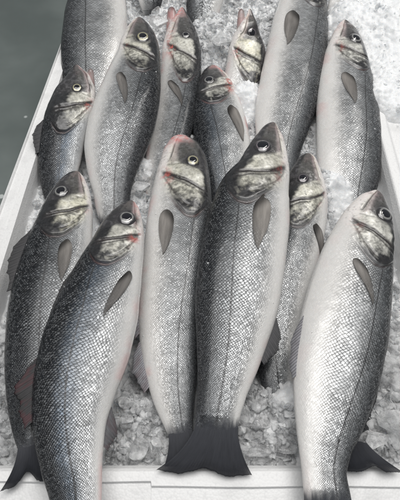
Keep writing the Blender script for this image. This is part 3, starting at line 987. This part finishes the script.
Fish('dark backed gold cheeked sea bass along the left wall, black tail on the front rim', (77, 171),
     [(68, 175, 83, 175), (59, 183, 87, 183), (49, 197, 91, 196), (42, 210, 93, 209), (32, 232, 92, 235), (20, 263, 90, 270), (10, 303, 85, 310), (6, 340, 77, 345), (6, 375, 68, 380),
      (9, 410, 55, 412), (15, 435, 46, 437), (21, 452, 43, 453)], (.088, .086, .080, .074, .072),
     tail=((0, 492), (47, 481), (28, 472), .066), eye=(61, 191), op=(60, 235), pect=((66, 242), (62, 279), .55), roll=.22, dark=.34, gold=.7, red=.4, seed=6,
     fins=(('dorsal_fin', .27, .50, 1, .014, .9, .04, 0, 9),), scale=21, eye_col=1)
# rear rows
Fish('darkest sea bass against the left wall, behind the gold cheeked one, mouth ajar', (76, 64.5),
     [(70, 70, 83, 72), (64, 79, 91, 80), (59, 87, 95, 87), (53, 98, 96, 97), (45, 116, 92, 118), (41, 138, 85, 142), (39, 160, 80, 165), (42, 182, 73, 188), (47, 200, 68, 205), (52, 215, 66, 218)],
     (.098, .088, .074, .050, .03), tail=((45, 247), (72, 242), (58, 238), .02), eye=(77, 88), op=(74, 131), roll=.30, dark=.50, gold=.45, red=.5, seed=7, blue=1,
     fins=(('dorsal_fin', .42, .62, 1, .011, .9, .05, 0, 8),), jaw=((90.5, 68.5), (90, 104), .0085), scale=17, eye_col=0)
Fish('broad sea bass with round pale eye and black nape, left of the red mouthed one', (139, 17),
     [(146, 21, 132, 24), (152, 28, 126, 32), (157, 39, 121, 42), (160, 52, 117, 56), (161, 70, 108, 75), (160, 95, 97, 100), (155, 120, 88, 126), (146, 145, 84, 152), (137, 168, 87, 175), (131, 188, 93, 194),
      (129, 206, 96, 211), (124, 225, 102, 230)], (.112, .104, .088, .06, .035), tail=((122, 252), (108, 254), (115, 248), .012), eye=(143, 37), op=(140, 74), pect=((120, 74), (124, 102), .7), roll=-.05, dark=.22,
     gold=.5, red=.5, seed=8, scale=23, eye_col=0)
Fish('sea bass with its red mouth open, beside the broad one with pale eye', (182, 7),
     [(187, 13, 177, 16), (192, 21, 171, 26), (196, 30, 167, 37), (200, 45, 163, 52), (201, 65, 161, 70), (199, 90, 158, 95), (194, 118, 153, 122), (187, 145, 147, 148), (176, 168, 145, 175), (165, 190, 146, 195),
      (160, 205, 147, 208)], (.082, .070, .055, .04, .025), tail=((172, 240), (140, 242), (156, 232), .012), eye=(186, 35), op=(187, 80), pect=((170, 84), (181, 105), .75), roll=-.05,
     dark=.08, gold=.35, red=1.2, lip=.6, seed=9, jaw=((171.5, 6.5), (173, 56), .0125), scale=20, eye_col=1)
Fish('sea bass in the middle with its red gills showing and head half under ice', (213, 65),
     [(204, 69, 222, 76), (198, 80, 231, 86), (193, 95, 238, 98), (191, 115, 245, 118), (194, 140, 250, 142), (200, 165, 250, 168), (207, 190, 247, 194), (215, 215, 245, 218), (222, 235, 242, 238)],
     (.058, .052, .042, .03, .02), tail=((215, 268), (250, 268), (233, 260), .012), eye=(209, 80), op=(212, 107), pect=((230, 106), (243, 140), .45), roll=.12, dark=.15, gold=.3, red=2.0, lip=.5, seed=10,
     blue=.5, scale=21, eye_col=1)
Fish('sea bass head with open mouth poking out of the ice, its body buried', (250, 8.5),
     [(254, 16, 246, 17), (258, 25, 240, 28), (261, 34, 234, 37), (265, 48, 229, 50), (266, 65, 226, 66), (264, 85, 223, 88), (258, 110, 220, 112), (250, 135, 220, 137), (243, 155, 224, 157)],
     (.105, .088, .060, .02, -.02), eye=(252, 33), op=(252, 79), roll=-.05, dark=.0, gold=.85, red=.6, seed=11, jaw=((241.2, 8.5), (241, 46), .0088), scale=21, eye_col=2)
Fish('long silver sea bass with a fine side line, its head beyond the top edge', (306, -42),
     [(315, -36, 296, -34), (321, -21, 289, -19), (325, -5, 282, 0), (327, 20, 274, 25), (327, 50, 267, 52), (322, 80, 260, 82), (314, 110, 255, 112), (304, 138, 256, 140), (296, 165, 262, 168),
      (290, 185, 268, 188), (288, 200, 270, 203)], (.090, .078, .06, .04, .02), tail=((300, 235), (262, 238), (280, 228), .005), eye=(309, -20), op=(306, 9), pect=((293, 12), (287, 43), .65),
     roll=-.18, dark=.08, gold=.3, red=.3, seed=12, scale=22, eye_col=1)
Fish('pale sea bass beside the ice heap at right, dark spot at its gill edge', (345, 19.5),
     [(350.5, 23, 339, 25), (356, 29.5, 335, 33), (362, 41, 330, 45), (367, 58, 324, 63), (372, 80, 320, 88), (378, 110, 317, 114), (381, 140, 316, 143), (379, 170, 318, 172), (373, 200, 323, 202), (366, 225, 330, 227),
      (361, 245, 338, 246)], (.090, .076, .058, .04, .02), tail=((375, 278), (325, 278), (350, 268), .008), eye=(356, 38), op=(360, 71), pect=((346, 73), (354, 102), .5), roll=-.15, dark=.10,
     gold=.2, red=.7, seed=13, scale=21, eye_col=1)
Fish('plump sea bass at the top left, only its flank showing, over the box edge', (100, -48),
     [(89, -42, 110, -41), (79, -28, 118, -26), (71, -8, 124, -5), (65, 15, 127, 18), (62, 45, 126, 48), (62, 75, 120, 78), (66, 105, 110, 107), (73, 130, 102, 132), (79, 148, 98, 150)],
     (.090, .084, .070, .04, .015), tail=((70, 178), (108, 180), (89, 172), .02), eye=(92, -22), op=(97, 1), roll=.1, dark=.0, gold=.3, red=.2, seed=14, scale=20, eye_col=1)
Fish('tail end of a sea bass at the top right, beside the ice heap', (362, -95),
     [(373, -85, 350, -85), (380, -60, 343, -60), (378, -30, 335, -30), (368, -5, 331, -5), (354, 14, 326, 16), (345, 28, 327, 32)], (.120, .115, .105, .075, .03),
     tail=((346, 62), (312, 66), (330, 56), -.01), roll=-.1, dark=.0, seed=15, scale=20)
Fish('grey sea bass flank showing in the ice above the open mouthed head', (216, -72),
     [(204, -62, 226, -62), (197, -42, 229, -42), (189, -15, 227, -12), (186, 8, 220, 10), (190, 27, 212, 30), (195, 40, 208, 43)], (.105, .100, .090, .055, .02),
     tail=((186, 66), (212, 70), (200, 60), -.01), roll=.1, dark=.05, seed=16, scale=20)
Fish('narrow dark sea bass tail wedged in the ice behind the round eyed fish', (150, -72),
     [(160, -64, 138, -64), (166, -40, 132, -40), (165, -15, 134, -12), (161, 5, 141, 8), (158, 18, 147, 20)], (.118, .112, .100, .075, .04),
     tail=((170, 44), (140, 46), (154, 38), -.01), roll=-.1, dark=.35, seed=17, scale=20)
Fish('sea bass under the pale bellied fish, only its dark tail showing by the front rim', (352, 285),
     [(362, 292, 342, 294), (372, 315, 335, 318), (377, 345, 331, 348), (377, 380, 333, 383), (372, 410, 338, 413), (367, 428, 344, 432), (363, 441, 347, 445)], (.030, .030, .032, .040, .055),
     tail=((402, 472), (347, 471), (374, 466), .0685), roll=-.1, dark=.35, seed=18, scale=19)

# ------------------------------------------------------------------ ice
ICE_BUMPS = [  # pixel, height there, rise, radius (m)
    (385, 40, .05, .050, .10), (395, 110, .04, .045, .07), (450, 30, .05, .055, .14), (430, -60, .05, .055, .14), (350, 5, .05, .030, .05), (246, 104, .03, .035, .030), (218, 40, .03, .030, .045),
    (110, 30, .03, .045, .05), (166, 26, .03, .022, .03), (270, 60, .03, .020, .04), (140, 178, .03, .020, .03), (320, 200, .02, .038, .04), (285, 225, .02, .01, .03),
    (150, 430, 0, .021, .06), (275, 430, 0, .024, .06), (283, 412, 0, .020, .022), (385, 400, 0, .024, .07), (335, 38, .04, .030, .03), (203, 44, .04, .030, .03)]
BX = [(at(px, py, z)[:2], dz, r) for px, py, z, dz, r in ICE_BUMPS]


def ice_h(x, y):
    h = .024 + .008 * smooth(.15, .75, y) + .020 * smooth(.6, 1.2, y)
    for (c, dz, r) in BX:
        h = h + dz * np.exp(-((x - c[0]) ** 2 + (y - c[1]) ** 2) / (r * r))
    sm = 1 - .72 * smooth(.26, .34, x - .12 * (y - .6)) * smooth(.42, .55, y)       # the heap is wet and smoother
    h = h + ((fbm(x * 38, y * 38, 3, 4) - .5) * .020 + np.abs(fbm(x * 120, y * 120, 9, 4) - .5) * .016) * sm
    return h


XS = np.linspace(-.42, .95, 900)
YS = np.linspace(Y0 - .003, YB + .01, 900)
X, Y = np.meshgrid(XS, YS, indexing='ij')
H = ice_h(X, Y)
lx = LEFT_IN[0][0] + (LEFT_IN[1][0] - LEFT_IN[0][0]) * (Y - Y0) / (YB - Y0)
rx = RIGHT_IN[0][0] + (RIGHT_IN[1][0] - RIGHT_IN[0][0]) * (Y - Y0) / (YB - Y0)
heap = smooth(at(390, 165, .06)[1], at(390, 110, .06)[1], Y)             # the heap lies over the right rim further back
rx2 = rx + .012 + heap * .62
H = np.where(X > rx - .02, H * (1 - smooth(-.02, .02, X - rx) * (1 - heap)) - .04 * smooth(0, .02, X - rx) * (1 - heap), H)
H = H - .28 * smooth(.30, .60, X - rx) * heap
H = np.where(X < lx + .02, np.minimum(H, .045), H)
P = np.stack([X, Y, H], -1).reshape(-1, 3)
F = grid_faces(len(XS), len(YS))
okv = ((X > lx - .010) & (X < rx2)).ravel()
F = F[okv[F].all(1)]
bed = mesh_from('ice_bed', P, F[:, ::-1], M_BED)
bed['kind'] = 'stuff'
bed['label'] = 'packed crushed ice filling the white box under the fish'
bed['category'] = 'ice'

# where fish cover the bed, so that loose lumps go only where the bed is open
occ = np.zeros((470, 700), bool)
top = np.full((470, 700), -1.0)
for fsh in FISH:
    q = fsh.bodyP
    ix = np.clip(((q[:, 0] + .42) / .002).astype(int), 0, 469)
    iy = np.clip(((q[:, 1] - Y0 + .02) / .002).astype(int), 0, 699)
    np.maximum.at(top, (ix, iy), q[:, 2])
    occ[ix, iy] = True
er = occ.copy()
for _ in range(3):
    e2 = er.copy()
    e2[1:] &= er[:-1]; e2[:-1] &= er[1:]; e2[:, 1:] &= er[:, :-1]; e2[:, :-1] &= er[:, 1:]
    er = e2

def ico(sub):
    bmi = bmesh.new()
    bmesh.ops.create_icosphere(bmi, subdivisions=sub, radius=1)
    r = np.array([v.co[:] for v in bmi.verts]), np.array([[v.index for v in f.verts] for f in bmi.faces])
    bmi.free()
    return r


ICO = {2: ico(3), 5: ico(5)}


def lump(r, sx, cuts, seed, lev=2):
    q = np.random.RandomState(seed)
    V = ICO[lev][0].copy()
    V *= (1 + .22 * (fbm(V[:, 0] * 1.6 + seed, V[:, 1] * 1.6 + V[:, 2] * 1.3, seed, 3) - .5))[:, None]
    for _ in range(cuts):
        n = unit(q.randn(3))
        dd = .45 + .4 * q.rand()
        k = V @ n - dd
        V -= np.maximum(k, 0)[:, None] * n * .96
    V = V * np.array(sx)
    A = q.randn(3, 3)
    Q, _ = np.linalg.qr(A)
    return V, Q, r


def shard(seed):
    q = np.random.RandomState(seed)
    bm = bmesh.new()
    n = 9 + q.randint(9)
    for v in unit(q.randn(n, 3)) * (.75 + .25 * q.rand(n, 1)) * np.array([1, .55 + .4 * q.rand(), .28 + .45 * q.rand()]):
        bm.verts.new(v)
    bmesh.ops.convex_hull(bm, input=bm.verts)
    bmesh.ops.delete(bm, geom=[v for v in bm.verts if not v.link_faces], context='VERTS')
    bmesh.ops.bevel(bm, geom=list(bm.edges), offset=.07, segments=2, affect='EDGES', clamp_overlap=True)
    bmesh.ops.triangulate(bm, faces=bm.faces)
    bm.verts.index_update()
    V = np.array([v.co[:] for v in bm.verts])
    F = np.array([[v.index for v in f.verts] for f in bm.faces])
    bm.free()
    Q, _ = np.linalg.qr(q.randn(3, 3) * np.array([1, 1, 1]))
    return V, F, Q


BANK = [shard(100 + k) for k in range(36)]
YTOP = at(200, -15, .05)[1]
pts = []
tries = 0
want = 17000
while len(pts) < want and tries < 200000:
    tries += 1
    x, y = rng.uniform(-.42, .60), rng.uniform(Y0 + .004, YTOP) if rng.rand() > .3 else rng.uniform(Y0 + .004, Y0 + .16)
    ix, iy = int((x + .42) / .002), int((y - Y0 + .02) / .002)
    l = LEFT_IN[0][0] + (LEFT_IN[1][0] - LEFT_IN[0][0]) * (y - Y0) / (YB - Y0)
    r = RIGHT_IN[0][0] + (RIGHT_IN[1][0] - RIGHT_IN[0][0]) * (y - Y0) / (YB - Y0)
    hp = float(smooth(at(390, 165, .06)[1], at(390, 110, .06)[1], np.array(y)))
    if x < l + .006 or x > r - .012 + hp * .25 or (hp > .3 and x > r - .09 and rng.rand() < .90):
        continue
    if er[min(ix, 469), min(iy, 699)]:
        continue
    pts.append((x, y, hp))
px_ = np.array(pts)
hz = ice_h(px_[:, 0], px_[:, 1])
Vs, Fs, off = [], [], 0
for k, (x, y, hp) in enumerate(pts):
    V, FF, Q = BANK[rng.randint(len(BANK))]
    r = .0021 + .0078 * rng.rand() ** 2.6
    th = rng.uniform(0, 6.28)
    Rz = np.array([[math.cos(th), -math.sin(th), 0], [math.sin(th), math.cos(th), 0], [0, 0, 1]])
    W = (V @ Q.T @ Rz.T) * r
    Vs.append(W + np.array([x, y, hz[k] + r * (-.05 if hp < .3 or x < .2 else -.35)]))
    Fs.append(FF + off)
    off += len(V)
for fsh in FISH[:14]:                                  # a few crumbs lying on the fish
    for _ in range(5):
        cs, cp = rng.uniform(.15, .95) * fsh.L, rng.uniform(.5, 2.6)
        V, FF, Q = BANK[rng.randint(len(BANK))]
        r = .0008 + .0016 * rng.rand() ** 2
        Vs.append(V @ Q.T * r + fsh.surf(np.array([cs]), np.array([cp]), r * .3)[0])
        Fs.append(FF + off)
        off += len(V)
ice = mesh_from('crushed_ice', np.concatenate(Vs), np.concatenate(Fs), M_ICE, None, False)
ice['kind'] = 'stuff'
ice['label'] = 'loose wet crumbs of crushed ice around the fish'
ice['category'] = 'ice'

# the larger lumps one can point at
BIG = [(139, 448, .052, .0130, 1.0, 'round flat ice lump by the front rim, left of the wide tail fin'),
       (264, 424, .052, .0175, .8, 'large rounded ice lump right of the wide tail fin'),
       (256, 451, .052, .0150, .6, 'flat wedge of ice against the front rim right of the wide tail fin'),
       (262, 403, .054, .0120, .8, 'ice lump close under the half hidden fish near the front'),
       (288, 447, .050, .0140, .7, 'pale ice lump touching the belly of the pale fish at right'),
       (242, 414, .048, .0100, 1.3, 'narrow upright ice lump touching the largest fish near its tail'),
       (374, 440, .056, .0200, .6, 'ice slab lying over the dark tail fin by the front right rim'),
       (389, 372, .050, .0280, .8, 'big ice slab beside the right wall at the middle of the pale fish'),
       (394, 422, .054, .0230, .8, 'clear ice lump in the front right corner of the box'),
       (160, 22, .085, .0200, .8, 'clear ice lump at the top between the round eyed fish and the red mouthed one'),
       (143, 185, .050, .0130, .8, 'ice lump wedged above the front left fish snout'),
       (148, 172, .056, .0090, 1.4, 'small upright ice lump beside the slim silver fish cheek'),
       (352, 12, .085, .0200, .8, 'smooth ice lump beside the tail at the top right'),
       (222, 40, .070, .0200, .7, 'ice lump left of the open mouthed head')]
for k, (px, py, z, r, asp, lab) in enumerate(BIG):
    V, Q, _ = lump(1, (1, .85, .5), 9, 300 + k, 5)
    V *= (1 + .10 * (fbm(V[:, 0] * 3 + V[:, 2] * 2 + k, V[:, 1] * 3 + V[:, 2] * 2.5, k, 4) - .5))[:, None]
    V = V @ np.array([[1, 0, 0], [0, asp, 0], [0, 0, 1.0]])
    th = rng.uniform(-.5, .5)
    tl = rng.uniform(-.35, .35)
    Rz = np.array([[math.cos(th), -math.sin(th), 0], [math.sin(th), math.cos(th), 0], [0, 0, 1]])
    Rx = np.array([[1, 0, 0], [0, math.cos(tl), -math.sin(tl)], [0, math.sin(tl), math.cos(tl)]])
    p = at(px, py, z)
    o = mesh_from('ice_lump', V @ Rz.T @ Rx.T * r, ICO[5][1], M_LUMP)
    o.location = p
    o['label'], o['category'], o['group'] = lab, 'ice lump', 'larger ice lumps among the fish'
